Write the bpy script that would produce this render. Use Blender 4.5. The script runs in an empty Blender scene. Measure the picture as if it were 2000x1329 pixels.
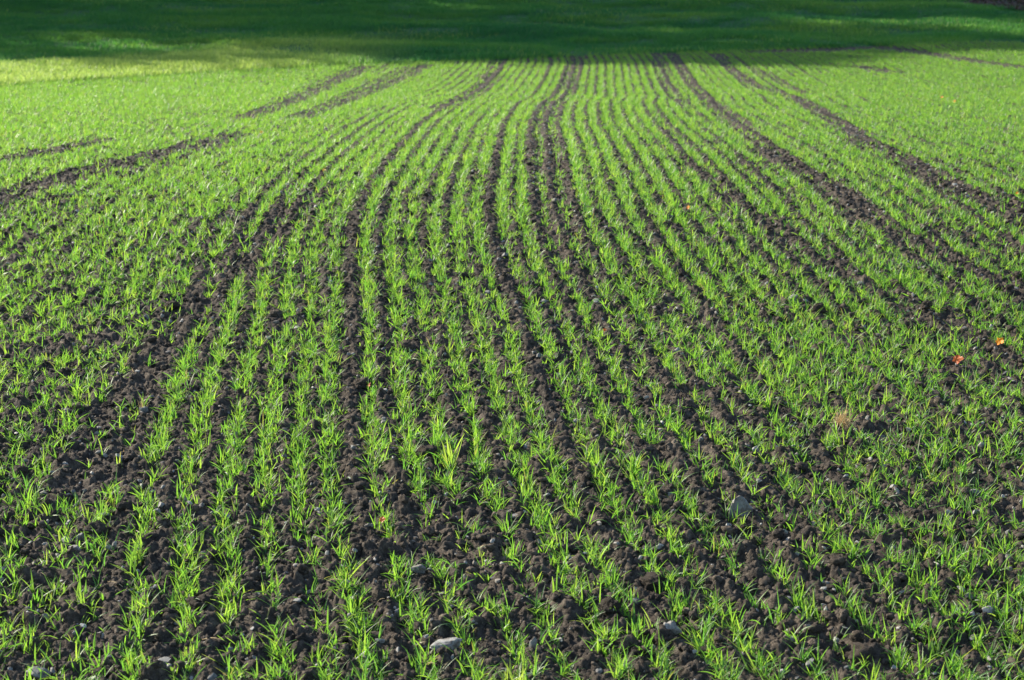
import bpy, math, random
import numpy as np
from mathutils import Vector, Matrix, noise as mnoise

rng = np.random.default_rng(11)
random.seed(11)
S = bpy.context.scene
COL = S.collection

# ------------------------------------------------------------------ camera, sky, sun, exposure
PITCH = math.radians(13.0)
F = 3300.0                       # focal length in photo pixels (photo 2000 wide)
cam = bpy.data.cameras.new('camera')
cam_o = bpy.data.objects.new('camera', cam)
COL.objects.link(cam_o)
cam_o.location = (0, 0, 0)
cam_o.rotation_euler = (math.pi / 2 - PITCH, 0, 0)
cam.sensor_width = 36.0
cam.lens = 36.0 * F / 2000.0
cam.clip_start = 0.1
cam.clip_end = 2000
cam.dof.use_dof = True
cam.dof.focus_distance = 5.8
cam.dof.aperture_fstop = 6.6
S.camera = cam_o

SUN_AZ, SUN_EL = math.radians(-55), math.radians(25)     # azimuth from +Y, left negative
w = bpy.data.worlds.new('World'); S.world = w; w.use_nodes = True
nt = w.node_tree
sky = nt.nodes.new('ShaderNodeTexSky'); sky.sky_type = 'NISHITA'; sky.sun_disc = False
sky.sun_elevation = SUN_EL; sky.sun_rotation = SUN_AZ
nt.links.new(sky.outputs[0], nt.nodes['Background'].inputs[0])
nt.nodes['Background'].inputs[1].default_value = 0.112
sun = bpy.data.lights.new('sun', 'SUN'); sun.energy = 4.6; sun.angle = math.radians(0.5)
sun.color = (1.0, 0.91, 0.76)
sun_o = bpy.data.objects.new('sun', sun); COL.objects.link(sun_o)
sdir = Vector((math.sin(SUN_AZ) * math.cos(SUN_EL), math.cos(SUN_AZ) * math.cos(SUN_EL), math.sin(SUN_EL)))
sun_o.rotation_euler = (-sdir).to_track_quat('-Z', 'Y').to_euler()
S.view_settings.view_transform = 'Standard'
S.view_settings.look = 'None'
S.view_settings.exposure = 1.12
S.view_settings.gamma = 1.0
S.render.film_transparent = False
S.cycles.use_denoising = True
S.cycles.max_bounces = 6
S.cycles.transmission_bounces = 4
S.cycles.sample_clamp_indirect = 6

# ------------------------------------------------------------------ terrain profile
D_ROW = 0.125
TAB = np.array([[1329,96],[1200,88],[1058,80],[1000,76.5],[870,69],[741,61],[700,58.3],[635,54.6],[560,50.6],
    [515,48.3],[444,44.5],[385,40.8],[336,36.8],[300,33.4],[280,31.2],[259,28.9],[245,27.4],[231,25.7],[215,23.8],
    [200,22],[189,20.6],[175,18.9],[164,17.8],[140,16.1],[122,15.0]])
_z = F * D_ROW / TAB[:, 1]; _v = (664.5 - TAB[:, 0]) / F
_Y = _z * (math.cos(PITCH) + _v * math.sin(PITCH)); _Z = _z * (-math.sin(PITCH) + _v * math.cos(PITCH))
PY = np.concatenate([[-400, 0, 3.0], _Y, [30, 33, 36, 40, 50, 70, 110, 200, 500]])
PZ = np.concatenate([[-2.6, -1.93, -1.845], _Z, [-1.735, -1.585, -1.38, -1.10, -.25, 1.8, 7, 22, 60]])
_gy = np.arange(-20, 130, .05)
_gz = np.interp(_gy, PY, PZ)
def _smooth(a, n):
    k = np.hanning(2 * n + 1); k /= k.sum()
    return np.convolve(np.pad(a, n, mode='edge'), k, mode='valid')
_gz1, _gz2 = _smooth(_gz, 10), _smooth(_gz, 40)
_bl = np.clip((_gy - 9) / 8, 0, 1)
_gz = _gz1 * (1 - _bl) + _gz2 * _bl
def height(X, Y):
    Y = np.asarray(Y, float)
    h = np.where((Y > -20) & (Y < 129), np.interp(Y, _gy, _gz), np.interp(Y, PY, PZ))
    far = np.clip((Y - 28) / 4, 0, 1)
    return h + far * 0.05 * (np.sin(X * 1.1 + Y * .7) * np.sin(Y * .9 - X * .35) + .6 * np.sin(X * .43 + 1.3 + Y * 1.9))

REF = np.array([[1329,1365],[1200,1285],[1114,1229],[1058,1197],[948,1137],[895,1115],[741,1052],[677,1034],[635,1022],
    [590,1005],[515,976],[444,958],[385,955],[336,963],[300,970],[280,975],[259,980],[245,981],[231,990],[215,1001],
    [200,1014],[189,1038],[164,1057],[140,1069],[122,1077]])
_s = np.interp(REF[::-1, 0], TAB[::-1, 0], TAB[::-1, 1])[::-1]
_rz = F * D_ROW / _s; _rv = (664.5 - REF[:, 0]) / F
_rY = _rz * (math.cos(PITCH) + _rv * math.sin(PITCH)); _rX = _rz * (REF[:, 1] - 1000) / F
_xg = np.arange(2, 32, .05)
_k1 = (_rX[0] - _rX[2]) / (_rY[0] - _rY[2])
_xr = np.interp(_xg, _rY, _rX)
_xr = np.where(_xg < _rY[0], _rX[0] + _k1 * (_xg - _rY[0]), _xr)
_xr = _smooth(_xr, 9)
def row_x(Y): return np.interp(Y, _xg, _xr)

CP, SP = math.cos(PITCH), math.sin(PITCH)
def at(x, y):
    """photo pixel -> point on the ground"""
    v = (664.5 - y) / F; u = (x - 1000) / F
    zs = np.arange(3.0, 60, .01)
    Y = zs * (CP + v * SP); Z = zs * (-SP + v * CP); X = zs * u
    d = Z - height(X, Y)
    i = np.argmax(d < 0)
    return X[i], Y[i], float(height(X[i], Y[i])), zs[i]
def poly(pts): return np.array([at(x, y)[:2] for x, y in pts])
def project(X, Y, Z):
    z = Y * CP - Z * SP; up = Y * SP + Z * CP
    return 1000 + F * X / z, 664.5 - F * up / z, z

EDGE = poly([(-400,180),(0,167),(130,157),(300,147),(500,135),(700,122),(1000,112),(1300,101),(1600,88),(2000,76),(2500,66)])
def edge_y(X): return np.interp(X, EDGE[:, 0], EDGE[:, 1])

# ------------------------------------------------------------------ numpy noise
def _hash(ix, iy, seed):
    h = (ix.astype(np.int64) * 374761393 + iy.astype(np.int64) * 668265263 + seed * 974634777) & 0xFFFFFFFF
    h = ((h ^ (h >> 13)) * 1274126177) & 0xFFFFFFFF
    h = ((h ^ (h >> 16)) * 2246822519) & 0xFFFFFFFF
    h = h ^ (h >> 15)
    return (h & 0xFFFFFF) / float(0x1000000)
def vnoise(x, y, seed=0):
    ix, iy = np.floor(x), np.floor(y); fx, fy = x - ix, y - iy
    fx = fx * fx * (3 - 2 * fx); fy = fy * fy * (3 - 2 * fy)
    a = _hash(ix, iy, seed); b = _hash(ix + 1, iy, seed); c = _hash(ix, iy + 1, seed); d = _hash(ix + 1, iy + 1, seed)
    return (a + (b - a) * fx) * (1 - fy) + (c + (d - c) * fx) * fy
def fbm(x, y, seed=0, oct=4):
    s, a, t = 0, .5, 0
    for o in range(oct):
        s = s + a * vnoise(x * 2 ** o + 17 * o, y * 2 ** o - 9 * o, seed + o); t += a; a *= .5
    return s / t
def domes(x, y, c, seed, pres=.8):
    gx, gy = np.floor(x / c), np.floor(y / c)
    best = np.zeros_like(x)
    for dx in (-1, 0, 1):
        for dy in (-1, 0, 1):
            cx, cy = gx + dx, gy + dy
            r = c * (.28 + .42 * _hash(cx, cy, seed + 2) ** 1.5)
            px = (cx + _hash(cx, cy, seed)) * c; py = (cy + _hash(cx, cy, seed + 1)) * c
            st = .7 + .6 * _hash(cx, cy, seed + 4)
            d2 = ((x - px) * st) ** 2 + ((y - py) / st) ** 2
            h = np.sqrt(np.maximum(r * r - d2, 0)) * (.55 + .5 * _hash(cx, cy, seed + 5))
            h *= (_hash(cx, cy, seed + 3) < pres)
            best = np.maximum(best, h)
    return best

# ------------------------------------------------------------------ mesh helpers
def mesh_np(name, V, Fq, tint=None, smooth=True):
    V = np.ascontiguousarray(V.reshape(-1, 3), dtype=np.float32); Fq = np.ascontiguousarray(Fq, dtype=np.int32)
    k = Fq.shape[1]
    m = bpy.data.meshes.new(name)
    m.vertices.add(len(V)); m.vertices.foreach_set('co', V.ravel())
    m.loops.add(Fq.size); m.loops.foreach_set('vertex_index', Fq.ravel())
    m.polygons.add(len(Fq)); m.polygons.foreach_set('loop_start', np.arange(0, Fq.size, k, dtype=np.int32))
    m.polygons.foreach_set('use_smooth', np.full(len(Fq), smooth, dtype=bool))
    if tint is not None:
        a = m.attributes.new('tint', 'FLOAT_COLOR', 'POINT')
        t = np.ones((len(V), 4), dtype=np.float32); t[:, :3] = tint.reshape(-1, 3)
        a.data.foreach_set('color', t.ravel())
    m.update(calc_edges=True)
    return m
def link(name, me, mat, parent=None, loc=(0, 0, 0)):
    o = bpy.data.objects.new(name, me); COL.objects.link(o); o.location = loc
    if mat is not None and len(me.materials) == 0: me.materials.append(mat)
    if parent: o.parent = parent
    return o
def tag(o, label=None, cat=None, group=None, kind=None):
    if label: o['label'] = label
    if cat: o['category'] = cat
    if group: o['group'] = group
    if kind: o['kind'] = kind
    return o
def grid_faces(n, m):
    i = np.arange(n * m).reshape(n, m)
    return np.stack([i[:-1, :-1], i[:-1, 1:], i[1:, 1:], i[1:, :-1]], -1).reshape(-1, 4)

# ------------------------------------------------------------------ materials
def new_mat(name):
    m = bpy.data.materials.new(name); m.use_nodes = True
    n = m.node_tree.nodes; l = m.node_tree.links
    return m, n, l, n['Principled BSDF'], n['Material Output']
def ramp(n, stops):
    r = n.new('ShaderNodeValToRGB')
    e = r.color_ramp.elements
    while len(e) < len(stops): e.new(.5)
    for i, (p, c) in enumerate(stops): e[i].position = p; e[i].color = (*c, 1)
    return r
def nz(n, l, scale, detail=4, rough=.55, vec=None):
    t = n.new('ShaderNodeTexNoise'); t.inputs['Scale'].default_value = scale
    t.inputs['Detail'].default_value = detail; t.inputs['Roughness'].default_value = rough
    if vec is not None: l.new(vec, t.inputs['Vector'])
    return t
def mixc(n, l, fac, a, b, mode='MIX'):
    x = n.new('ShaderNodeMix'); x.data_type = 'RGBA'; x.blend_type = mode
    for s, v in ((0, fac), (6, a), (7, b)):
        if hasattr(v, 'is_output'): l.new(v, x.inputs[s])
        else: x.inputs[s].default_value = v if s == 0 else (*v, 1)
    return x.outputs[2]

def soil_mat(name, objspace):
    m, n, l, p, out = new_mat(name)
    tc = n.new('ShaderNodeTexCoord'); vec = tc.outputs['Object']
    a = nz(n, l, 2.2, 3, .6, vec); b = nz(n, l, 38, 6, .68, vec); c = nz(n, l, 240, 4, .7, vec)
    r1 = ramp(n, [(.3, (.026, .0225, .0195)), (.5, (.060, .052, .044)), (.72, (.160, .142, .120))]); l.new(b.outputs[0], r1.inputs[0])
    r2 = ramp(n, [(.35, (.75, .72, .7)), (.68, (1.25, 1.18, 1.1))]); l.new(a.outputs[0], r2.inputs[0])
    col = mixc(n, l, 1.0, r1.outputs[0], r2.outputs[0], 'MULTIPLY')
    r3 = ramp(n, [(.60, (0, 0, 0)), (.74, (1, 1, 1))]); l.new(c.outputs[0], r3.inputs[0])
    col = mixc(n, l, r3.outputs[0], col, (.24, .21, .175))
    at_ = n.new('ShaderNodeAttribute'); at_.attribute_name = 'tint'; sp_ = n.new('ShaderNodeSeparateColor'); l.new(at_.outputs[0], sp_.inputs[0])
    r4 = ramp(n, [(0, (.62, .62, .62)), (.5, (1.02, 1.0, .97)), (1, (1.75, 1.68, 1.6))]); l.new(sp_.outputs[1], r4.inputs[0])
    col = mixc(n, l, 1, col, r4.outputs[0], 'MULTIPLY')
    l.new(col, p.inputs['Base Color']); p.inputs['Roughness'].default_value = .92
    p.inputs['Specular IOR Level'].default_value = .25
    bp = n.new('ShaderNodeBump'); bp.inputs['Strength'].default_value = .9; bp.inputs['Distance'].default_value = .006
    mx = n.new('ShaderNodeMath'); mx.operation = 'ADD'; l.new(b.outputs[0], mx.inputs[0]); l.new(c.outputs[0], mx.inputs[1])
    l.new(mx.outputs[0], bp.inputs['Height']); l.new(bp.outputs[0], p.inputs['Normal'])
    return m
M_soil = soil_mat('soil', True)

def stone_mat():
    m, n, l, p, out = new_mat('limestone')
    tc = n.new('ShaderNodeTexCoord'); oi = n.new('ShaderNodeObjectInfo'); at_ = n.new('ShaderNodeAttribute'); at_.attribute_name = 'tint'
    sep = n.new('ShaderNodeSeparateColor'); l.new(at_.outputs[0], sep.inputs[0])
    ad = n.new('ShaderNodeMath'); ad.operation = 'ADD'; l.new(oi.outputs['Random'], ad.inputs[0]); l.new(sep.outputs[1], ad.inputs[1])
    fr = n.new('ShaderNodeMath'); fr.operation = 'FRACT'; l.new(ad.outputs[0], fr.inputs[0])
    r = ramp(n, [(0, (.17, .17, .168)), (.3, (.27, .265, .255)), (.6, (.36, .35, .335)), (.8, (.20, .17, .145)), (1, (.56, .55, .52))])
    l.new(fr.outputs[0], r.inputs[0])
    a = nz(n, l, 120, 5, .7, tc.outputs['Object']); r2 = ramp(n, [(.3, (.55, .6, .57)), (.7, (1.15, 1.15, 1.15))]); l.new(a.outputs[0], r2.inputs[0])
    col = mixc(n, l, 1, r.outputs[0], r2.outputs[0], 'MULTIPLY')
    b = nz(n, l, 45, 6, .75, tc.outputs['Object']); r3 = ramp(n, [(.46, (0, 0, 0)), (.62, (.9, .9, .9))]); l.new(b.outputs[0], r3.inputs[0])
    col = mixc(n, l, r3.outputs[0], col, (.085, .065, .05))
    l.new(col, p.inputs['Base Color']); p.inputs['Roughness'].default_value = .7
    bp = n.new('ShaderNodeBump'); bp.inputs['Strength'].default_value = .5; bp.inputs['Distance'].default_value = .002
    l.new(a.outputs[0], bp.inputs['Height']); l.new(bp.outputs[0], p.inputs['Normal'])
    return m
M_stone = stone_mat()

def blade_mat(name, dif, tra, tipdry, gloss=.32, trans=.5, spec=.5, patch=None):
    """thin leaf: diffuse + translucent + waxy gloss; 'tint' = (along the blade, random, dryness)"""
    m, n, l, p, out = new_mat(name)
    at_ = n.new('ShaderNodeAttribute'); at_.attribute_name = 'tint'
    sep = n.new('ShaderNodeSeparateColor'); l.new(at_.outputs[0], sep.inputs[0])
    rd = ramp(n, [(0, dif[0]), (.5, dif[1]), (1, dif[2])]); l.new(sep.outputs[1], rd.inputs[0])
    rt = ramp(n, [(0, tra[0]), (.5, tra[1]), (1, tra[2])]); l.new(sep.outputs[1], rt.inputs[0])
    cd, ct = rd.outputs[0], rt.outputs[0]
    if patch:
        g = n.new('ShaderNodeNewGeometry')
        a = nz(n, l, patch[0], 4, .6, g.outputs['Position']); r = ramp(n, [(.42, (0, 0, 0)), (.68, (1, 1, 1))]); l.new(a.outputs[0], r.inputs[0])
        cd = mixc(n, l, r.outputs[0], cd, patch[1]); ct = mixc(n, l, r.outputs[0], ct, patch[2])
    cd = mixc(n, l, sep.outputs[2], cd, tipdry[0]); ct = mixc(n, l, sep.outputs[2], ct, tipdry[1])
    l.new(cd, p.inputs['Base Color']); p.inputs['Roughness'].default_value = gloss
    p.inputs['Specular IOR Level'].default_value = spec
    t = n.new('ShaderNodeBsdfTranslucent'); l.new(ct, t.inputs[0])
    mx = n.new('ShaderNodeMixShader'); mx.inputs[0].default_value = trans
    l.new(p.outputs[0], mx.inputs[1]); l.new(t.outputs[0], mx.inputs[2]); l.new(mx.outputs[0], out.inputs[0])
    return m
M_wheat = blade_mat('wheat_leaf', [(.026, .10, .038), (.05, .16, .025), (.095, .205, .028)],
                    [(.15, .46, .05), (.31, .64, .05), (.53, .75, .09)], ((.33, .24, .08), (.5, .36, .1)), .48, .47, .8)
M_grass = blade_mat('meadow_grass', [(.012, .090, .040), (.022, .125, .040), (.06, .17, .035)],
                    [(.08, .36, .07), (.13, .45, .07), (.27, .56, .07)], ((.40, .50, .11), (.72, .85, .18)), .5, .42, .3,  # dry pair kept pale and bright to colour the sunlit strip too
                    (.35, (.028, .13, .038), (.15, .47, .065)))
M_straw = blade_mat('dry_straw', [(.52, .36, .17), (.62, .47, .25), (.7, .58, .36)], [(.4, .28, .12), (.5, .36, .16), (.6, .45, .25)],
                    ((.4, .3, .15), (.4, .3, .15)), .6, .3, .3)
def leaf_mat(name, a, b):
    m, n, l, p, out = new_mat(name)
    tc = n.new('ShaderNodeTexCoord'); x = nz(n, l, 60, 4, .6, tc.outputs['Object'])
    r = ramp(n, [(.35, a), (.65, b)]); l.new(x.outputs[0], r.inputs[0]); l.new(r.outputs[0], p.inputs['Base Color'])
    p.inputs['Roughness'].default_value = .5
    t = n.new('ShaderNodeBsdfTranslucent'); l.new(r.outputs[0], t.inputs[0])
    mx = n.new('ShaderNodeMixShader'); mx.inputs[0].default_value = .45
    l.new(p.outputs[0], mx.inputs[1]); l.new(t.outputs[0], mx.inputs[2]); l.new(mx.outputs[0], out.inputs[0])
    return m
M_orange = leaf_mat('orange_leaf', (.90, .24, .01), (.95, .42, .015))
M_rust = leaf_mat('rust_leaf', (.50, .08, .02), (.62, .20, .04))
M_yellow = leaf_mat('yellow_leaf', (.75, .45, .04), (.8, .58, .1))
M_litter = leaf_mat('brown_litter', (.07, .045, .035), (.14, .09, .065))
M_crown = leaf_mat('tree_leaves', (.05, .08, .02), (.12, .13, .03))
def bark_mat():
    m, n, l, p, out = new_mat('bark')
    tc = n.new('ShaderNodeTexCoord'); mp = n.new('ShaderNodeMapping'); mp.inputs['Scale'].default_value = (8, 8, 1.2)
    l.new(tc.outputs['Object'], mp.inputs[0]); x = nz(n, l, 2.5, 6, .7, mp.outputs[0])
    r = ramp(n, [(.3, (.035, .028, .022)), (.7, (.14, .115, .09))]); l.new(x.outputs[0], r.inputs[0]); l.new(r.outputs[0], p.inputs['Base Color'])
    p.inputs['Roughness'].default_value = .9
    bp = n.new('ShaderNodeBump'); bp.inputs['Distance'].default_value = .03; l.new(x.outputs[0], bp.inputs['Height']); l.new(bp.outputs[0], p.inputs['Normal'])
    return m
M_bark = bark_mat()
def turf_mat():
    m, n, l, p, out = new_mat('turf')
    tc = n.new('ShaderNodeTexCoord'); a = nz(n, l, 1.3, 5, .65, tc.outputs['Object']); b = nz(n, l, 30, 4, .7, tc.outputs['Object'])
    r = ramp(n, [(.3, (.018, .09, .034)), (.55, (.026, .115, .036)), (.75, (.05, .13, .036))]); l.new(a.outputs[0], r.inputs[0])
    r2 = ramp(n, [(.3, (.6, .6, .6)), (.7, (1.3, 1.3, 1.3))]); l.new(b.outputs[0], r2.inputs[0])
    l.new(mixc(n, l, 1, r.outputs[0], r2.outputs[0], 'MULTIPLY'), p.inputs['Base Color']); p.inputs['Roughness'].default_value = .95
    return m
M_turf = turf_mat()

# ------------------------------------------------------------------ ground
def soil_h(X, Y):
    """crumbly seedbed relief, metres"""
    q = np.clip(Y / 12.0, 0, 1)
    wx = X + .012 * (vnoise(X * 45, Y * 45, 5) - .5) + .005 * (vnoise(X * 130, Y * 130, 6) - .5)
    wy = Y + .012 * (vnoise(X * 45, Y * 45, 7) - .5) + .005 * (vnoise(X * 130, Y * 130, 8) - .5)
    h = .018 * (fbm(X * 3, Y * 3, 40, 3) - .5)
    nrow = (X - row_x(Y)) / D_ROW
    h = h + .007 * np.cos(2 * np.pi * nrow) * np.clip(1 - np.abs(nrow) / 40, 0, 1)
    h = h + .5 * domes(wx, wy, .10, 100, .28) * (1 - .75 * q)
    h = h + .65 * domes(wx, wy, .048, 200, .6) * (1 - .45 * q)
    h = h + 1.1 * domes(wx, wy, .030, 300, .6) * (1 - .3 * q)
    near = np.clip((14 - Y) / 4, 0, 1)
    h = h + near * 1.15 * domes(wx, wy, .0145, 400, .62)
    h = h + near * .007 * (fbm(X * 190, Y * 190, 60, 3) - .5)
    return h - .017
def soil_z(X, Y): return height(X, Y) + soil_h(X, Y)

NY, NX = 1350, 1600
ys = 3.3 * (31.5 / 3.3) ** (np.linspace(0, 1, NY))
us = np.linspace(-.43, .43, NX)
GX, GY = us[None, :] * (ys[:, None] + 2.6), np.repeat(ys[:, None], NX, 1)
gz = soil_z(GX, GY)
over = np.clip((GY - edge_y(GX) + .3) / .6, 0, 1)
gz = gz - over * .14
V = np.stack([GX, GY, gz], -1)
tag(link('field_soil', mesh_np('field_soil', V, grid_faces(NY, NX), np.full((NY * NX, 3), .55)), M_soil), kind='structure')
# wide ground sheet reaching the horizon (under the seedbed and meadow)
yy = np.concatenate([np.linspace(-400, -5, 24), np.linspace(-4, 3, 10), np.linspace(3.3, 27, 60), np.linspace(27.3, 48, 90), np.linspace(49, 500, 60)])
xx = np.concatenate([np.linspace(-400, -32, 24), np.linspace(-30, 30, 161), np.linspace(32, 400, 24)])
AX, AY = np.meshgrid(xx, yy)
AZ = height(AX, AY)
inf = (AY < edge_y(AX) - .25) & (AY > 3.2)
AZ = AZ - np.where(inf, np.where(np.abs(AX) < .43 * (AY + 2.6) - .1, .09, 0), 0)
AZ = AZ - np.where(AY <= 3.2, .03, 0)
tag(link('ground', mesh_np('ground', np.stack([AX, AY, AZ], -1), grid_faces(len(yy), len(xx))), M_turf), kind='structure')

# ------------------------------------------------------------------ blades
def blades(base, az, e0, bend, L, W, segs, K=2, roll=None, rnd=None, dry=None, fold=.25, tipw=.06):
    N = len(base)
    t = np.linspace(0, 1, segs + 1)
    ang = e0[:, None] - bend[:, None] * t[None, :] ** 1.25
    ch, sh = np.cos(ang), np.sin(ang)
    step = (L / segs)[:, None]
    hx = np.concatenate([np.zeros((N, 1)), np.cumsum((ch[:, :-1] + ch[:, 1:]) / 2 * step, 1)], 1)
    hz = np.concatenate([np.zeros((N, 1)), np.cumsum((sh[:, :-1] + sh[:, 1:]) / 2 * step, 1)], 1)
    dx, dy = np.cos(az)[:, None], np.sin(az)[:, None]
    C = np.stack([base[:, :1] + hx * dx, base[:, 1:2] + hx * dy, base[:, 2:3] + hz], -1)
    side = np.stack([-np.sin(az), np.cos(az), np.zeros(N)], -1)[:, None, :]
    nor = np.stack([-sh * dx, -sh * dy, ch], -1)
    if roll is None: roll = np.zeros(N)
    ra = roll[:, None] * (.3 + .7 * t[None, :])
    sd = side * np.cos(ra)[..., None] + nor * np.sin(ra)[..., None]
    nn = nor * np.cos(ra)[..., None] - side * np.sin(ra)[..., None]
    prof = np.minimum(1, .55 + 1.4 * t) * np.maximum(1 - t ** 2.6, tipw)
    wv = (W[:, None] * prof[None, :] * .5)[..., None]
    if K == 2: P = np.stack([C - sd * wv, C + sd * wv], 2)
    else: P = np.stack([C - sd * wv + nn * wv * fold, C - nn * wv * fold, C + sd * wv + nn * wv * fold], 2)
    idx = np.arange(N * (segs + 1) * K).reshape(N, segs + 1, K)
    Fq = np.stack([idx[:, :-1, :-1], idx[:, :-1, 1:], idx[:, 1:, 1:], idx[:, 1:, :-1]], -1).reshape(-1, 4)
    if rnd is None: rnd = rng.random(N)
    if dry is None: dry = np.zeros(N)
    T = np.zeros((N, segs + 1, K, 3)); T[..., 0] = t[None, :, None]; T[..., 1] = rnd[:, None, None]
    T[..., 2] = np.clip(dry[:, None, None] * (.3 + .9 * t[None, :, None]), 0, 1)
    return P.reshape(-1, 3), Fq, T.reshape(-1, 3)
def join(parts):
    vs, fs, ts, off = [], [], [], 0
    for v, f, t in parts:
        vs.append(v); fs.append(f + off); ts.append(t); off += len(v)
    return np.concatenate(vs), np.concatenate(fs), np.concatenate(ts)

# ------------------------------------------------------------------ where the wheat grows
STRIPS = [
    ([(1630,835),(1662,838)], .075, .08), ([(1950,690),(1952,700)], .03, .1), ([(1866,726),(1868,735)], .03, .15),
    ([(1440,985),(1475,1000)], .05, .1), ([(830,1275),(900,1278)], .05, .15),  # bare or thin lines seen in the field: photo points, half width (m), density left inside
    ([(1132,100),(1122,130),(1112,160),(1097,182),(1070,206),(1058,240),(1055,290),(1064,330)], .155, .10),
    ([(1064,330),(1070,365),(1080,400),(1100,440),(1125,500)], .13, .22),
    ([(1125,500),(1150,571),(1200,640),(1245,690),(1290,740)], .07, .35),
    ([(1282,100),(1300,160),(1321,190),(1340,205)], .12, .1),
    ([(1340,205),(1360,224),(1415,287),(1457,325),(1500,366),(1559,399)], .09, .35),
    ([(1308,100),(1335,140),(1350,165),(1387,200),(1447,245),(1517,308),(1573,336),(1636,374),(1702,430)], .115, .05),
    ([(1702,430),(1790,470),(1880,520),(2000,575),(2100,620)], .085, .1),
    ([(1402,105),(1422,130),(1468,164),(1545,189),(1615,227),(1678,269),(1755,304),(1825,350),(1895,381),(1982,420),(2060,455)], .125, .05),
    ([(1464,130),(1500,148),(1527,161),(1580,185)], .12, .1),
    ([(1671,130),(1710,136),(1744,143)], .22, .1),
    ([(1480,101),(1600,99),(1700,92),(1760,97),(1842,110),(1900,120),(2000,131)], .24, .06),
    ([(1300,255),(1345,320),(1390,352),(1440,392),(1500,440),(1640,530),(1740,580),(1830,630),(1950,690),(2050,740)], .07, .15),
    ([(1600,190),(1700,230),(1850,300),(2000,352),(2080,380)], .07, .4), ([(1760,180),(1860,215),(2000,255)], .10, .45), ([(1480,235),(1560,280),(1660,330),(1780,395),(1900,455),(2000,500)], .05, .4),
    ([(1270,215),(1300,255)], .06, .2),
    ([(978,116),(955,150),(920,185),(860,215)], .16, .1),
    ([(830,128),(760,160),(690,190),(580,230)], .17, .1),
    ([(795,130),(730,160),(660,192)], .12, .2),
    ([(716,130),(640,165),(560,200),(470,233)], .17, .08),
    ([(690,135),(620,162),(540,195)], .12, .3),
    ([(460,262),(380,285),(300,302),(150,342),(0,385),(-120,420)], .17, .08),
    ([(450,273),(370,300),(300,330),(230,346)], .12, .25),
    ([(195,275),(100,295),(0,313),(-100,330)], .17, .1),
    ([(660,365),(600,395),(560,430),(480,490),(400,560),(330,650),(270,760),(220,850),(140,950)], .11, .2),
    ([(640,375),(560,405),(470,430),(400,450)], .12, .45),
    ([(0,700),(90,680),(180,660),(280,600)], .12, .35),
    ([(978,270),(976,290),(965,340),(955,385),(958,444),(977,515),(1005,590),(1034,677),(1052,741),(1085,820),(1119,895)], .036, .12),
    ([(640,1060),(690,1080),(760,1090)], .06, .35),
    ([(1330,880),(1400,960),(1480,1020),(1560,1090),(1650,1150)], .12, .35),
    ([(1700,820),(1800,870),(1900,900),(2000,930)], .09, .55),
    ([(850,980),(930,1010),(960,1060)], .08, .3),
]
STR = [(poly(p), hw, d) for p, hw, d in STRIPS]
def seg_dist(X, Y, P):
    best = np.full(X.shape, 1e9)
    for (x0, y0), (x1, y1) in zip(P[:-1], P[1:]):
        dx, dy = x1 - x0, y1 - y0
        t = np.clip(((X - x0) * dx + (Y - y0) * dy) / (dx * dx + dy * dy + 1e-12), 0, 1)
        best = np.minimum(best, np.hypot(X - x0 - t * dx, Y - y0 - t * dy))
    return best
def cover(X, Y):
    c = np.ones_like(X)
    wob = .05 * (fbm(X * 9, Y * 4, 71, 3) - .5)
    for P, hw, d in STR:
        s = np.clip((seg_dist(X, Y, P) + wob - hw) / .04 + .5, 0, 1)
        c = np.minimum(c, d + (1 - d) * s)
    c = c * np.clip((fbm(X * 5.5, Y * 3.5, 80, 3) - .25) / .16, .27, 1)
    return c

ROW_OFF = {0: .016, -1: -.012, -2: 0.0, -3: 0.0, -6: .012, -7: -.012, 8: .012, -10: .012}
def plants():
    xs, yl = [], []
    for n in range(-95, 95):
        Ln = 28.0
        step = .0082
        yv = np.arange(3.75, 31.5, step) + rng.normal(0, .008, int(np.ceil((31.5 - 3.75) / step)))[:len(np.arange(3.75, 31.5, step))]
        base = row_x(yv) + (n + .5) * D_ROW
        ok = np.abs(base) < .42 * (yv + 2.4)
        yv, base = yv[ok], base[ok]
        if len(yv) == 0: continue
        jit = np.interp(yv, [5, 8, 12], [.018, .021, .0185])
        jit = np.where((n < -12), .030, jit)
        jit = np.where((n > 5) & (yv < 7.5), .020 + .012 * min(1, (n - 5) / 5), jit)
        jit = np.where((n > 13), np.maximum(jit, .022), jit)
        off = ROW_OFF.get(n, 0) + rng.normal(0, .008) * (not -4 <= n <= 6)
        xv = base + off + rng.normal(0, 1, len(yv)) * jit + .012 * (vnoise(yv * 1.7, np.full(len(yv), n * 3.3), 90) - .5)
        dn = np.clip((vnoise(yv * 2.6, np.full(len(yv), n * 7.7), 91) * .55 + vnoise(yv * 9, np.full(len(yv), n * 5.1), 92) * .45 - .05) / .24, .38, 1)
        dens = dn * cover(xv, yv)
        if n < -12: dens = dens * np.where(yv < 6.3, .7, np.where(yv < 9.5, .88, 1.0))
        if n > 7: dens = dens * np.where(yv < 6.2, .85, 1)
        dens = dens * np.where(yv < 5.6, 1.0, 1) * np.clip(.86 + (yv - 6.5) * .08, .9, 1.4)
        dens = dens * (yv < edge_y(xv) + rng.normal(0, .12, len(yv)))
        k = rng.random(len(yv)) < dens
        xs.append(xv[k]); yl.append(yv[k])
    return np.concatenate(xs), np.concatenate(yl)
PX, PYy = plants()
PZz = soil_z(PX, PYy) - .004
order = np.argsort(PYy); PX, PYy, PZz = PX[order], PYy[order], PZz[order]
print('plants', len(PX))

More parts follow.
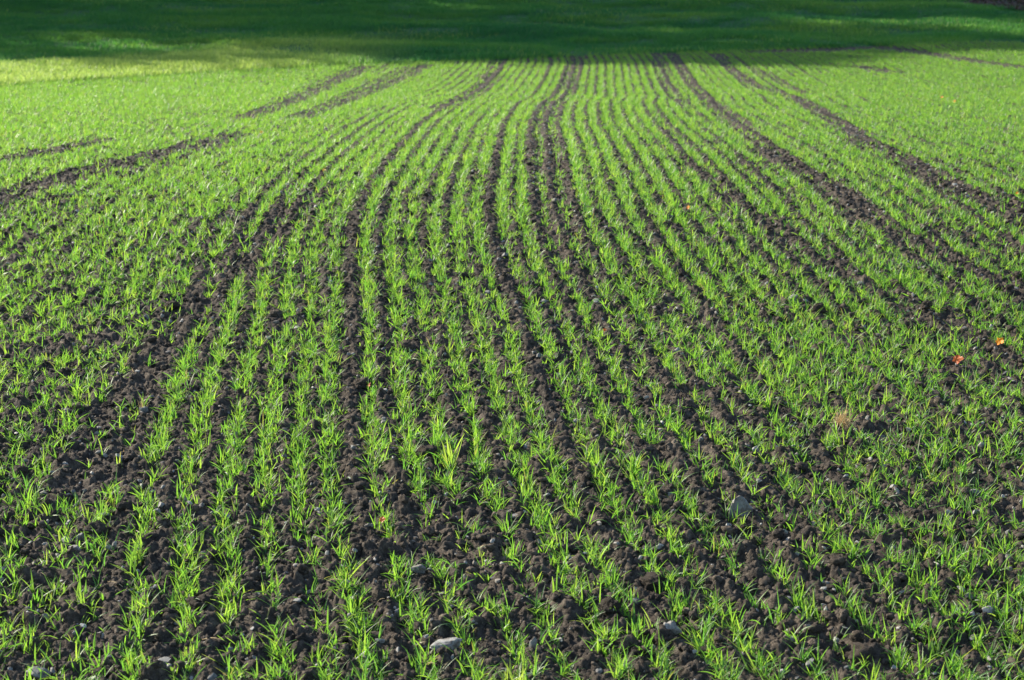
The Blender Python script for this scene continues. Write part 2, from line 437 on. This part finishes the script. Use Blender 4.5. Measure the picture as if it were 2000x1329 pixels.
def wheat_blades(X, Y, Z, segs, K, nb=(3, 7), scale=1.0, wmul=1.0):
    N = len(X)
    cnt = rng.integers(nb[0], nb[1], N)
    i = np.repeat(np.arange(N), cnt); M = len(i)
    vig = ((.6 + .75 * rng.random(N)) * (.75 + .5 * fbm(X * 2.1, Y * 1.6, 140, 3)))[i]
    prnd = rng.random(N)[i]
    base = np.stack([X[i] + rng.normal(0, .006, M), Y[i] + rng.normal(0, .006, M), Z[i]], -1)
    az = rng.random(M) * 2 * np.pi
    e0 = np.radians(np.clip(rng.normal(62, 19, M), 12, 89))
    bend = np.radians(np.abs(rng.normal(24, 30, M)))
    L = scale * vig * np.clip(rng.normal(1, .32, M) * np.interp(Y[i], [5, 7], [.046, .042]), .014, .10)
    Wd = wmul * (.0027 + .0024 * rng.random(M)) * (.8 + .3 * vig)
    roll = rng.normal(0, .75, M)
    dry = np.where(rng.random(M) < .05, rng.random(M) * .9, 0)
    return blades(base, az, e0, bend, L, Wd, segs, K, roll, np.clip(.55 * prnd + .45 * rng.random(M), 0, 1), dry)

sx, sy, _d = project(PX, PYy, PZz)
vis = (sx > -15) & (sx < 2015) & (sy < 1400)
near_idx = np.where(vis)[0][:300]
mask = np.zeros(len(PX), bool); mask[near_idx] = True
for i in near_idx:
    v, f, t = wheat_blades(PX[i:i+1], PYy[i:i+1], PZz[i:i+1], 6, 3, (4, 8))
    o = np.array([PX[i], PYy[i], PZz[i]])
    ob = link('wheat_seedling', mesh_np('wheat_seedling', v - o, f, t), M_wheat, None, tuple(o))
    tag(ob, 'young bright green wheat seedling at the nearest end of the rows', 'wheat seedling', 'wheat seedlings nearest the viewer')
rest = ~mask
parts = []
for y0, y1, sg, k, nb, wm in ((0, 8.2, 5, 3, (4, 8), 1.0), (8.2, 13, 4, 2, (4, 8), 1.0), (13, 40, 3, 2, (3, 7), 1.05)):
    m_ = rest & (PYy >= y0) & (PYy < y1)
    parts.append(wheat_blades(PX[m_], PYy[m_], PZz[m_], sg, k, nb, 1.0, wm))
v, f, t = join(parts)
print('wheat faces', len(f))
tag(link('wheat_crop', mesh_np('wheat_crop', v, f, t), M_wheat), 'rows of young green wheat seedlings sown across the field', 'wheat crop', None, 'stuff')

# ------------------------------------------------------------------ meadow grass
def meadow():
    N = 1500000
    u = rng.random(N)
    Y = 22.5 + (46 - 22.5) * u ** 1.1
    X = (rng.random(N) * 2 - 1) * (.36 * Y + 1.5)
    k = (Y > edge_y(X) - .25 + rng.normal(0, .12, N))
    X, Y = X[k], Y[k]
    cl = fbm(X * 1.6, Y * 2.2, 130, 4)
    k = rng.random(len(X)) < np.clip((cl - .25) * 3.2, .3, 1)
    X, Y, cl = X[k], Y[k], cl[k]
    Z = height(X, Y) - .005
    M = len(X)
    dry = np.where(rng.random(M) < np.clip((fbm(X * .45, Y * .8, 133, 4) - .58) * 1.2, .0, .2), rng.random(M), 0)
    yel = np.clip((-1.5 - X) / 2.5, 0, 1) * np.clip((edge_y(X) + 6.0 - Y) / 1.5, 0, 1)      # paler, yellower sward; sunlit look of the left strip put into its colour
    dry = np.maximum(dry, yel * (.35 + .65 * rng.random(M)))  # dryness channel also carries the sunlit strip's colour
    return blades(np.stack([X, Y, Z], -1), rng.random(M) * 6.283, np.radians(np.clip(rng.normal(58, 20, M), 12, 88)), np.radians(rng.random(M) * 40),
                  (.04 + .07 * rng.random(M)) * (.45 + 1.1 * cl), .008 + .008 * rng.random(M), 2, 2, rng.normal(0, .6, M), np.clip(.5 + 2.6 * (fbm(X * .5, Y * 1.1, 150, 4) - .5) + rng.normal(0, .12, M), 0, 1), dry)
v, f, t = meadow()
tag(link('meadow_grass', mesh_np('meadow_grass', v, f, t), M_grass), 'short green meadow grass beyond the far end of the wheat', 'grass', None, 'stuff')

# ------------------------------------------------------------------ lumps: clods and stones
def ico(sub):
    import bmesh
    bm = bmesh.new(); bmesh.ops.create_icosphere(bm, subdivisions=sub, radius=1.0)
    V = np.array([v.co[:] for v in bm.verts]); Fa = np.array([[v.index for v in f.verts] for f in bm.faces]); bm.free()
    return V, Fa
def lump(sub, seed, amp=.35, fine=.12, sx=(1, 1, .75), facet=0):
    V, Fa = ico(sub)
    o = Vector((seed * 7.31, seed * 3.7, seed * 1.9))
    R = np.empty(len(V))
    for i, p in enumerate(V):
        q = Vector(p)
        r = 1 + amp * mnoise.noise(q * 1.1 + o) + amp * .6 * mnoise.noise(q * 2.3 + o * 2)
        if fine: r += fine * mnoise.noise(q * 4 + o) - fine * .8 * abs(mnoise.noise(q * 7 + o)) + fine * .5 * mnoise.noise(q * 16 + o)
        R[i] = r
    V = V * R[:, None]
    if facet:
        rs = np.random.default_rng(seed)
        for _ in range(facet):
            nrm = rs.normal(size=3); nrm /= np.linalg.norm(nrm); dd = .45 + .35 * rs.random()
            s = V @ nrm - dd
            V = V - np.where(s > 0, s * .93, 0)[:, None] * nrm
    return V * np.array(sx), Fa
def rotm(n):
    q = rng.normal(size=(n, 4)); q /= np.linalg.norm(q, axis=1)[:, None]
    a, b, c, d = q.T
    return np.stack([np.stack([1-2*(c*c+d*d), 2*(b*c-a*d), 2*(b*d+a*c)], -1), np.stack([2*(b*c+a*d), 1-2*(b*b+d*d), 2*(c*d-a*b)], -1),
                     np.stack([2*(b*d-a*c), 2*(c*d+a*b), 1-2*(b*b+c*c)], -1)], 1)
def scatter(variants, X, Y, R, sink, squash=.8):
    parts = []
    vid = rng.integers(0, len(variants), len(X))
    for k, (V, Fa) in enumerate(variants):
        s = np.where(vid == k)[0]
        if len(s) == 0: continue
        M = rotm(len(s))
        P = np.einsum('nij,vj->nvi', M, V) * R[s][:, None, None]
        P[..., 2] *= squash
        P[..., 0] += X[s][:, None]; P[..., 1] += Y[s][:, None]
        P[..., 2] += (soil_z(X[s], Y[s]) + R[s] * sink)[:, None]
        Fs = (Fa[None] + (np.arange(len(s)) * len(V))[:, None, None]).reshape(-1, 3)
        T = np.zeros((len(s), len(V), 3)); T[..., 1] = rng.random(len(s))[:, None]
        parts.append((P.reshape(-1, 3), Fs, T.reshape(-1, 3)))
    return join(parts)
def field_pts(n, y0, y1, p=1.0):
    Y = (y0 ** p + (y1 ** p - y0 ** p) * rng.random(n)) ** (1 / p)
    X = (rng.random(n) * 2 - 1) * .37 * Y
    return X, Y
small = [lump(1, 50 + k, .35, .2) for k in range(6)]
mid = [lump(3, 70 + k, .38, .3) for k in range(8)]
X, Y = field_pts(42000, 3.7, 12, 1.6); R = .0035 + .006 * rng.random(len(X)) ** 2
a = scatter(small, X, Y, R, .1)
X, Y = field_pts(6500, 3.7, 13, 1.7); R = .008 + .014 * rng.random(len(X)) ** 2.2
b = scatter(mid, X, Y, R, .15)
mid2 = [lump(2, 170 + k, .4, .35) for k in range(8)]
X, Y = field_pts(9000, 3.7, 14, 1.7); R = .006 + .008 * rng.random(len(X)) ** 2
c = scatter(mid2, X, Y, R, .25)
v, f, t = join([a, b, c])
tag(link('soil_crumbs', mesh_np('soil_crumbs', v, f, t), M_soil), 'dark brown soil crumbs covering the seedbed', 'soil', None, 'stuff')
X, Y = field_pts(22000, 3.7, 26, 1.6); R = .003 + .010 * rng.random(len(X)) ** 1.5
st_small = [lump(2, 90 + k, .45, .0, (1.15, .85, .55), 7) for k in range(6)]
v, f, t = scatter(st_small, X, Y, R, .5)
tag(link('gravel', mesh_np('gravel', v, f, t, smooth=False), M_stone), 'small pale limestone bits strewn over the soil', 'gravel', None, 'stuff')

CLOD = []
for k in range(9):
    V, Fa = lump(4, 110 + k, .42, .30, (1, .95, .8))
    CLOD.append(mesh_np('soil_clod', V, Fa, np.full((len(V), 3), .3 + .06 * k))); CLOD[-1].materials.append(M_soil)
def unit_scale(o, s, rot):
    o.scale = s; o.rotation_euler = rot
cx, cy = field_pts(60, 4.0, 8.5, 1.4)
for x, y in zip(cx, cy):
    r = .020 + .020 * random.random() ** 1.6
    o = link('soil_clod', random.choice(CLOD), None, None, (x, y, float(soil_z(np.array([x]), np.array([y]))[0]) + r * .2))
    unit_scale(o, (r, r * random.uniform(.8, 1.2), r * random.uniform(.75, 1)), (random.uniform(-.4, .4), random.uniform(-.4, .4), random.random() * 6.28))
    tag(o, 'rough dark brown soil clod lying among the wheat seedlings', 'soil clod', 'large soil clods')
def px_at(x, y): return at(x, y)
for x, y, r, lab in ((1280,1140,30,'big dark knobbly clod beside a green tuft, below the middle right of the photo'), (510,880,34,'tall crusty clod with a pale top edge left of the broad grass plant'),
                     (390,1180,26,'rounded dark clod between two wheat rows near the bottom left'), (905,540,13,'small upright dark clod sticking out of a wheat row near the centre'),
                     (835,890,24,'jagged brown clod with a flat pale top beside the broad-bladed grass'), (1690,1280,34,'broad dark clod in the bottom right beside a fan of green blades')):
    X_, Y_, Z_, zz = px_at(x, y); rr = r * zz / F
    if lab.startswith('tall crusty'): continue
    o = link('soil_clod', random.choice(CLOD), None, None, (X_, Y_, float(soil_z(np.array([X_]), np.array([Y_]))[0]) + rr * .2)); unit_scale(o, (rr, rr, rr * .85), (0, 0, random.random() * 6))
    tag(o, lab, 'soil clod', 'large soil clods')

STN = []
for k in range(14):
    V, Fa = lump(4, 140 + k, .28, .03, (1.0, random.uniform(.6, .9), random.uniform(.45, .75)), 6 + k % 4)
    STN.append(mesh_np('stone', V, Fa, np.zeros((len(V), 3)), smooth=True)); STN[-1].materials.append(M_stone)
def stone_mesh(seed, dims, facet):
    V, Fa = lump(4, seed, .35, .14, (1, 1, 1), facet)
    V = V / np.abs(V).max(0) * np.array(dims)
    me = mesh_np('stone', V, Fa, np.zeros((len(V), 3))); me.materials.append(M_stone); return me
STONES = [ # x, y, width px, height px, tilt, label
    (1447,985,56,62,.0,'large grey rounded triangular rock standing on bare soil right of the photo centre'),
    (1464,990,30,16,.0,'small pale slab leaning against the foot of the large grey rock'),
    (815,1112,36,20,.1,'flat pale bluish grey block of stone beside a wheat row in the lower middle'),
    (868,1262,78,26,.0,'long low grey stone lying across the soil near the bottom edge'),
    (743,1252,24,9,.2,'bright white sliver of stone at the left end of the long low stone'),
    (756,1288,20,10,-.2,'thin white chip just below the long low stone'),
    (1042,1262,20,40,.25,'pointed pale stone standing upright near the bottom edge'),
    (1034,1316,42,24,.0,'rounded grey stone behind long blades at the bottom edge'),
    (773,1190,14,18,.3,'small pale blue stone tucked under a tuft above the long low stone'),
    (674,1142,20,22,.1,'faceted pale grey stone beside a thin straw stalk'),
    (1019,872,28,14,.0,'flat pale stone at the foot of a wheat row just below the photo centre'),
    (1549,583,22,15,.0,'pale blue-grey stone lying in the crop at right of the centre'),
    (1574,588,14,8,.2,'small bluish stone right beside the pale one in the crop'),
    (1918,864,20,16,.0,'pale round stone among seedlings near the right edge'),
    (232,888,20,16,.0,'pale angular stone on bare soil left of the rows'),
    (196,888,20,9,.1,'thin flat pale stone left of a pale angular one'),
    (148,1073,30,12,.1,'white flat stone on dark soil in the lower left'),
    (158,1049,20,22,.4,'pale pointed stone standing above the white flat stone'),
    (223,1068,14,24,.4,'pinkish upright stone in front of a wheat tuft at lower left'),
    (280,798,22,20,.1,'pale stone beneath a dry twig tuft at left'),
    (1312,1230,46,30,.2,'brown-grey angular rock at the bottom right of centre'),
    (1580,1288,20,34,.5,'pale tall stone standing in a tuft near the bottom right'),
    (1240,1167,24,20,.1,'pale round pebble beside a dry stem'),
    (1540,1162,26,14,.0,'flat blue-grey stone on open soil in the lower right'),
    (1932,1192,38,20,.3,'blue-grey stone with a sharp edge near the right edge'),
    (1530,1028,24,16,.2,'beige stone with a bright left face, below the large grey rock'),
    (1476,878,16,20,.1,'small white stone above the large grey rock'),
    (1637,857,12,12,.0,'small round white pebble just below the dry straw tuft'),
    (75,1312,58,30,.1,'dark grey rock with a pale corner at the bottom left corner'),
    (1905,1000,20,14,.0,'pale stone at the right edge below the yellow-green plant'),
    (130,1045,30,14,.1,'grey flat stone in the lower left beside a pointed one'),
    (85,958,24,14,.2,'grey stone on bare soil near the left edge'),
    (1128,825,20,12,.1,'pale stone in the dark gap between rows near the centre'),
    (205,1000,22,10,.0,'low grey stone between sparse seedlings at left'),
    (1545,1240,34,14,.1,'pale stone half buried under seedlings at bottom right'),
]
for k, (x, y, wp, hp, tilt, lab) in enumerate(STONES):
    X_, Y_, Z_, zz = at(x, y + hp * .25); sc = zz / F
    me = stone_mesh(300 + k, (wp * .46 * sc, wp * .34 * sc, hp * .52 * sc), 10)
    zs = float(soil_z(np.array([X_]), np.array([Y_]))[0])
    o = link('stone', me, None, None, (X_, Y_, zs + hp * .26 * sc)); o.rotation_euler = (0, tilt, random.uniform(-.3, .3))
    tag(o, lab, 'stone', 'pale stones on the seedbed')
X, Y = field_pts(262, 4.0, 11, 1.5)
for x, y in zip(X, Y):
    r = .010 + .013 * random.random() ** 2
    o = link('stone', random.choice(STN), None, None, (x, y, float(soil_z(np.array([x]), np.array([y]))[0]) + r * .15))
    unit_scale(o, (r, r, r), (random.uniform(-.4, .4), random.uniform(-.4, .4), random.random() * 6.28))
    tag(o, 'small greyish limestone lying loose on the dark soil among seedlings', 'stone', 'small loose stones')

# ------------------------------------------------------------------ fallen leaves, straw, odd plants
def leaf_mesh(mat, seed, lobes=5):
    rs = np.random.default_rng(seed)
    n = 60; a = np.linspace(0, 2 * np.pi, n, endpoint=False)
    r = .78 + .15 * np.cos(a * lobes) + .06 * np.cos(a * lobes * 3 + 1) + .05 * rs.normal(size=n)
    r *= .8 + .25 * np.cos(a)
    r *= 1 - .25 * np.exp(-((a - np.pi) / .4) ** 2)
    rings = [0.02, .35, .7, 1.0]
    V = []
    for q in rings:
        x, y = q * r * np.cos(a), q * r * np.sin(a)
        V.append(np.stack([x, y, .55 * (x * x) - .45 * y * y * np.sign(y) + .08 * np.sin(a * 5) * q], -1))
    V = np.concatenate(V); idx = np.arange(n * 4).reshape(4, n)
    Fq = np.stack([idx[:-1], np.roll(idx[:-1], -1, 1), np.roll(idx[1:], -1, 1), idx[1:]], -1).reshape(-1, 4)
    me = mesh_np('fallen_leaf', V, Fq); me.materials.append(mat); return me
LEAVES = [
    (1950,684,12,M_orange,'bright orange fallen leaf standing curled near the right edge'),
    (1866,719,15,M_rust,'rust red fallen leaf lying left below the bright orange one'),
    (1343,419,6,M_orange,'small orange leaf on the crop above the centre right'),
    (510,266,5,M_yellow,'tiny yellow leaf far out in the crop at upper left'),
    (632,341,5,M_yellow,'tiny yellow leaf on a bare spot left of the rows'),
    (745,1032,10,M_rust,'rust brown curled leaf caught beside a wheat tuft at lower middle'),
    (721,764,6,M_rust,'small rust orange leaf between rows left of the centre'),
    (585,441,6,M_rust,'small brown leaf on the crop left of the rows'),
    (1863,204,4,M_orange,'tiny orange leaf far out at upper right, lower of a close pair'),
    (1838,196,4,M_orange,'tiny orange leaf far out at upper right, upper of a close pair'),
    (1180,655,5,M_rust,'small rust leaf on the dark wheel track near the centre'),
    (1985,388,4,M_orange,'tiny orange leaf at the right edge beside a dark track'),
]
for k, (x, y, rp, mat, lab) in enumerate(LEAVES):
    X_, Y_, Z_, zz = at(x, y); r = rp * zz / F * 1.0
    o = link('fallen_leaf', leaf_mesh(mat, 500 + k), None, None, (X_, Y_, float(soil_z(np.array([X_]), np.array([Y_]))[0]) + .04))
    o.scale = (r, r, r); o.rotation_euler = (random.uniform(.9, 1.3), random.uniform(-.3, .3), random.uniform(-.9, -.1))
    tag(o, lab, 'leaf', 'fallen autumn leaves')
def tuft(name, x, y, n, L, Wd, mat, lab, cat, e=(65, 15), bend=(25, 20), spread=.012, rnd=None, dry=None, lift=0.0):
    X_, Y_, Z_, zz = at(x, y); Zs = float(soil_z(np.array([X_]), np.array([Y_]))[0]) - .003 + lift
    base = np.stack([rng.normal(0, spread, n), rng.normal(0, spread, n), np.zeros(n)], -1)
    v, f, t = blades(base, rng.random(n) * 6.283, np.radians(np.clip(rng.normal(e[0], e[1], n), 5, 89)), np.radians(rng.normal(bend[0], bend[1], n)),
                     L * (.6 + .5 * rng.random(n)), Wd * (.8 + .4 * rng.random(n)), 6, 3, rng.normal(0, .6, n),
                     np.clip(rng.normal(rnd, .1, n), 0, 1) if rnd is not None else None, np.full(n, dry) if dry is not None else None)
    o = link(name, mesh_np(name, v, f, t), mat, None, (X_, Y_, Zs)); tag(o, lab, cat)
    return o
# dry straw tuft with two standing stems
X_, Y_, Z_, zz = at(1645, 838); Zs = float(soil_z(np.array([X_]), np.array([Y_]))[0])
n = 170
v1 = blades(np.stack([rng.normal(0, .014, n), rng.normal(0, .012, n), rng.random(n) * .02], -1), rng.random(n) * 6.28, np.radians(rng.normal(66, 28, n)), np.radians(rng.normal(60, 70, n)),
            .02 + .06 * rng.random(n) ** 2, np.full(n, .0028), 6, 2, rng.normal(0, 1, n))
v2 = blades(np.array([[.002, 0, .01], [.003, 0, .01]]), np.array([.5, 2.4]), np.radians(np.array([80., 72.])), np.radians(np.array([5., 10.])), np.array([.115, .10]), np.array([.003, .003]), 6, 2)
v, f, t = join([v1, v2])
tag(link('straw_tuft', mesh_np('straw_tuft', v, f, t), M_straw, None, (X_, Y_, Zs)), 'tangled tuft of dry blond straw with two upright stems, in the right half', 'straw tuft')
tuft('broad_grass', 882, 905, 6, .15, .011, M_wheat, 'tall broad-bladed grass plant rising above the wheat just below the centre', 'grass plant', (72, 10), (10, 12), .006, .95)
tuft('weed_plant', 1828, 930, 16, .07, .007, M_wheat, 'yellow-green weed among seedlings near the right edge', 'weed', (50, 20), (30, 20), .012, 1.0, .25)
tuft('grass_tuft', 1000, 1345, 30, .10, .006, M_wheat, 'dense yellow-green grass tuft cut by the bottom edge', 'grass tuft', (55, 18), (45, 25), .02, 1.0, .12)
tuft('dry_twig', 280, 795, 9, .06, .0022, M_straw, 'dry wispy twig tuft standing above a pale stone at left', 'twig', (70, 15), (15, 10), .006)
for x, y, L, azd, lab in ((640,1140,.10,-35,'thin pale straw stalk bent over the soil at lower middle'), (1215,1150,.07,60,'pale dry stem slanting out of a wheat tuft'),
        (728,860,.05,85,'short yellow straw sticking upright between two rows'), (930,855,.10,25,'long thin yellow stem slanting right beside the broad grass'),
        (1660,1080,.09,20,'fine dry stalk lying flat in the lower right'), (240,1150,.06,150,'dry tan stalk lying at lower left'),
        (1060,1010,.06,10,'pale straw bit on bare soil right of the centre row'), (1700,430,.10,-30,'pale straw piece on the dark wheel track at right'),
        (770,950,.05,70,'dry tan stub of straw beside a jagged clod'), (395,1255,.07,-20,'orange-tan straw bit at the bottom left between rows')):
    X_, Y_, Z_, zz = at(x, y); Zs = float(soil_z(np.array([X_]), np.array([Y_]))[0]) + .006
    up = abs(azd) > 55 and azd < 90
    v, f, t = blades(np.zeros((1, 3)), np.radians(np.array([float(azd)])), np.radians(np.array([70. if up else 25.])), np.radians(np.array([10. if up else 45.])), np.array([L]), np.array([.0035]), 8, 3, None, np.array([.7]), None, .5, .4)
    tag(link('straw_stalk', mesh_np('straw_stalk', v, f, t), M_straw, None, (X_, Y_, Zs)), lab, 'straw', 'loose straw stalks')

n = 900
X, Y = field_pts(n, 3.9, 14, 1.6)
v, f, t = blades(np.stack([X, Y, soil_z(X, Y) + .004 + .004 * rng.random(n)], -1), rng.random(n) * 6.283, np.radians(rng.normal(8, 16, n)), np.radians(rng.normal(15, 30, n)),
                 .008 + .045 * rng.random(n) ** 2, .0012 + .0018 * rng.random(n), 4, 2, rng.normal(0, .8, n))
tag(link('straw_bits', mesh_np('straw_bits', v, f, t), M_straw), 'tiny pale bits of straw and root strewn over the soil', 'straw', None, 'stuff')

# leaf litter at the far right corner of the meadow
n = 9000
lx, ly = at(1995, 17)[:2]
aa, rr = rng.random(n) * 6.283, np.sqrt(rng.random(n))
X = lx + .6 + rr * np.cos(aa) * 1.5 + rng.normal(0, .15, n); Y = ly + .3 + rr * np.sin(aa) * 2.0 + rng.normal(0, .2, n)
v, f, t = blades(np.stack([X, Y, height(X, Y) + .045 + .03 * rng.random(n)], -1), rng.random(n) * 6.28, np.radians(rng.normal(5, 18, n)), np.radians(rng.normal(10, 25, n)),
                 .05 + .05 * rng.random(n), .04 + .03 * rng.random(n), 2, 2, rng.normal(0, .4, n))
tag(link('leaf_litter', mesh_np('leaf_litter', v, f, t), M_litter), 'dark brown leaf litter on the grass at the far right corner', 'leaf litter', None, 'stuff')

# ------------------------------------------------------------------ trees beyond the meadow (they cast its shade)
def tube(pts, rad, k=10):
    V, Fq = [], []
    for (p, r) in zip(pts, rad):
        a = np.linspace(0, 6.283, k, endpoint=False)
        V.append(np.stack([p[0] + r * np.cos(a), p[1] + r * np.sin(a), np.full(k, p[2])], -1))
    m = len(pts); i = np.arange(m * k).reshape(m, k)
    Fq = np.stack([i[:-1], np.roll(i[:-1], -1, 1), np.roll(i[1:], -1, 1), i[1:]], -1).reshape(-1, 4)
    return np.concatenate(V), Fq, np.zeros((m * k, 3))
def trunk_mesh(seed):
    rs = np.random.default_rng(seed)
    zz = np.array([-.02, .03, .08, .2, .4, .6, .8, .95])
    P = np.stack([rs.normal(0, .008, 8), rs.normal(0, .008, 8), zz], -1)
    parts = [tube(P, np.array([.034, .026, .021, .018, .015, .011, .007, .003]))]
    for _ in range(9):
        z0 = rs.uniform(.3, .75); a = rs.random() * 6.28; q = rs.uniform(.08, .14)
        tt = np.linspace(0, 1, 6)
        B = np.stack([np.cos(a) * q * tt, np.sin(a) * q * tt, z0 + .13 * tt + .05 * tt ** 2], -1)
        parts.append(tube(B, .008 * (1 - .85 * tt), 6))
    v, f, t = join(parts); me = mesh_np('trunk', v, f); me.materials.append(M_bark); return me
def crown_mesh(seed, z0, n=2600, rx=.13, leaf=.020, sg=.030):
    rs = np.random.default_rng(seed)
    nc = 34
    cz = z0 + .03 + (1 - z0 - .07) * rs.random(nc); ca = rs.random(nc) * 6.28
    q = rx * np.sqrt(rs.random(nc)) * np.clip((1.0 - cz) / .42, .10, 1.0)
    C = np.stack([q * np.cos(ca), q * np.sin(ca), cz], -1)
    i = rs.integers(0, nc, n)
    P = C[i] + rs.normal(0, 1, (n, 3)) * np.array([sg, sg, sg * .75])
    a = rs.random(n) * 6.28
    v, f, t = blades(P, a, rs.normal(0, .7, n), rs.normal(.3, .5, n), leaf * (.7 + .8 * rs.random(n)), leaf * (.6 + .6 * rs.random(n)), 2, 2, rs.normal(0, .8, n))
    me = mesh_np('crown', v, f); me.materials.append(M_crown); return me
TRK = [trunk_mesh(s) for s in (1, 2, 3)]
CRL = [crown_mesh(s, .22, 5200) for s in (11, 12, 13)]
CRH = [crown_mesh(s, .91, 2200, .065, .016, .016) for s in (21, 22)]
CRS = [crown_mesh(s, .3, 750, .13) for s in (31, 32)]
KX, KY = math.sin(-SUN_AZ) / math.tan(SUN_EL), math.cos(SUN_AZ) / math.tan(SUN_EL)
def tree(xt, yt, H, crown, lab, k):
    z = float(height(np.array([xt]), np.array([yt]))[0])
    e = bpy.data.objects.new('shade_tree', None); COL.objects.link(e); e.location = (xt, yt, z); e.rotation_euler = (0, 0, k * 2.1)
    tag(e, lab, 'tree', 'trees beyond the meadow')
    for nm, me in (('trunk', TRK[k % 3]), ('crown', crown)):
        c = bpy.data.objects.new(nm, me); COL.objects.link(c); c.parent = e; c.scale = (H, H, H)
EDGE_SH = poly([(-300,64),(0,76),(150,92),(300,122),(450,142),(700,134),(1000,122),(1300,122),(1600,131),(1800,119),(2000,99),(2400,84)])
k = 0
TL = 'tall leafy tree in the belt beyond the meadow, casting its shade'
for xs_ in np.arange(-15, 26, 1.45):
    ye = float(np.interp(xs_, EDGE_SH[:, 0], EDGE_SH[:, 1]))
    yt = 47.0 + (1.2 if k % 2 else -.6)
    zt = float(height(np.array([0.]), np.array([yt]))[0]); ze = float(height(np.array([0.]), np.array([ye]))[0])
    Htop = (yt - ye) / KY - (zt - ze)
    xt = xs_ - KX * (Htop + zt - ze)
    tree(xt, yt, Htop / 1.01, CRH[k % 2] if xs_ > 11.2 else (CRS[k % 2] if -8.5 < xs_ < .5 else CRL[k % 3]), TL, k); k += 1
for xs_ in np.arange(-16, 26, 2.3):     # second rank, deeper shade behind
    yt = 56.0 + (1.5 if k % 2 else -1)
    ye = 35.6 if xs_ > 4.0 else 32.5
    zt = float(height(np.array([0.]), np.array([yt]))[0]); ze = float(height(np.array([0.]), np.array([ye]))[0])
    Htop = (yt - ye) / KY - (zt - ze); xt = xs_ - KX * (Htop + zt - ze)
    tree(xt, yt, Htop, CRL[k % 3], TL, k); k += 1
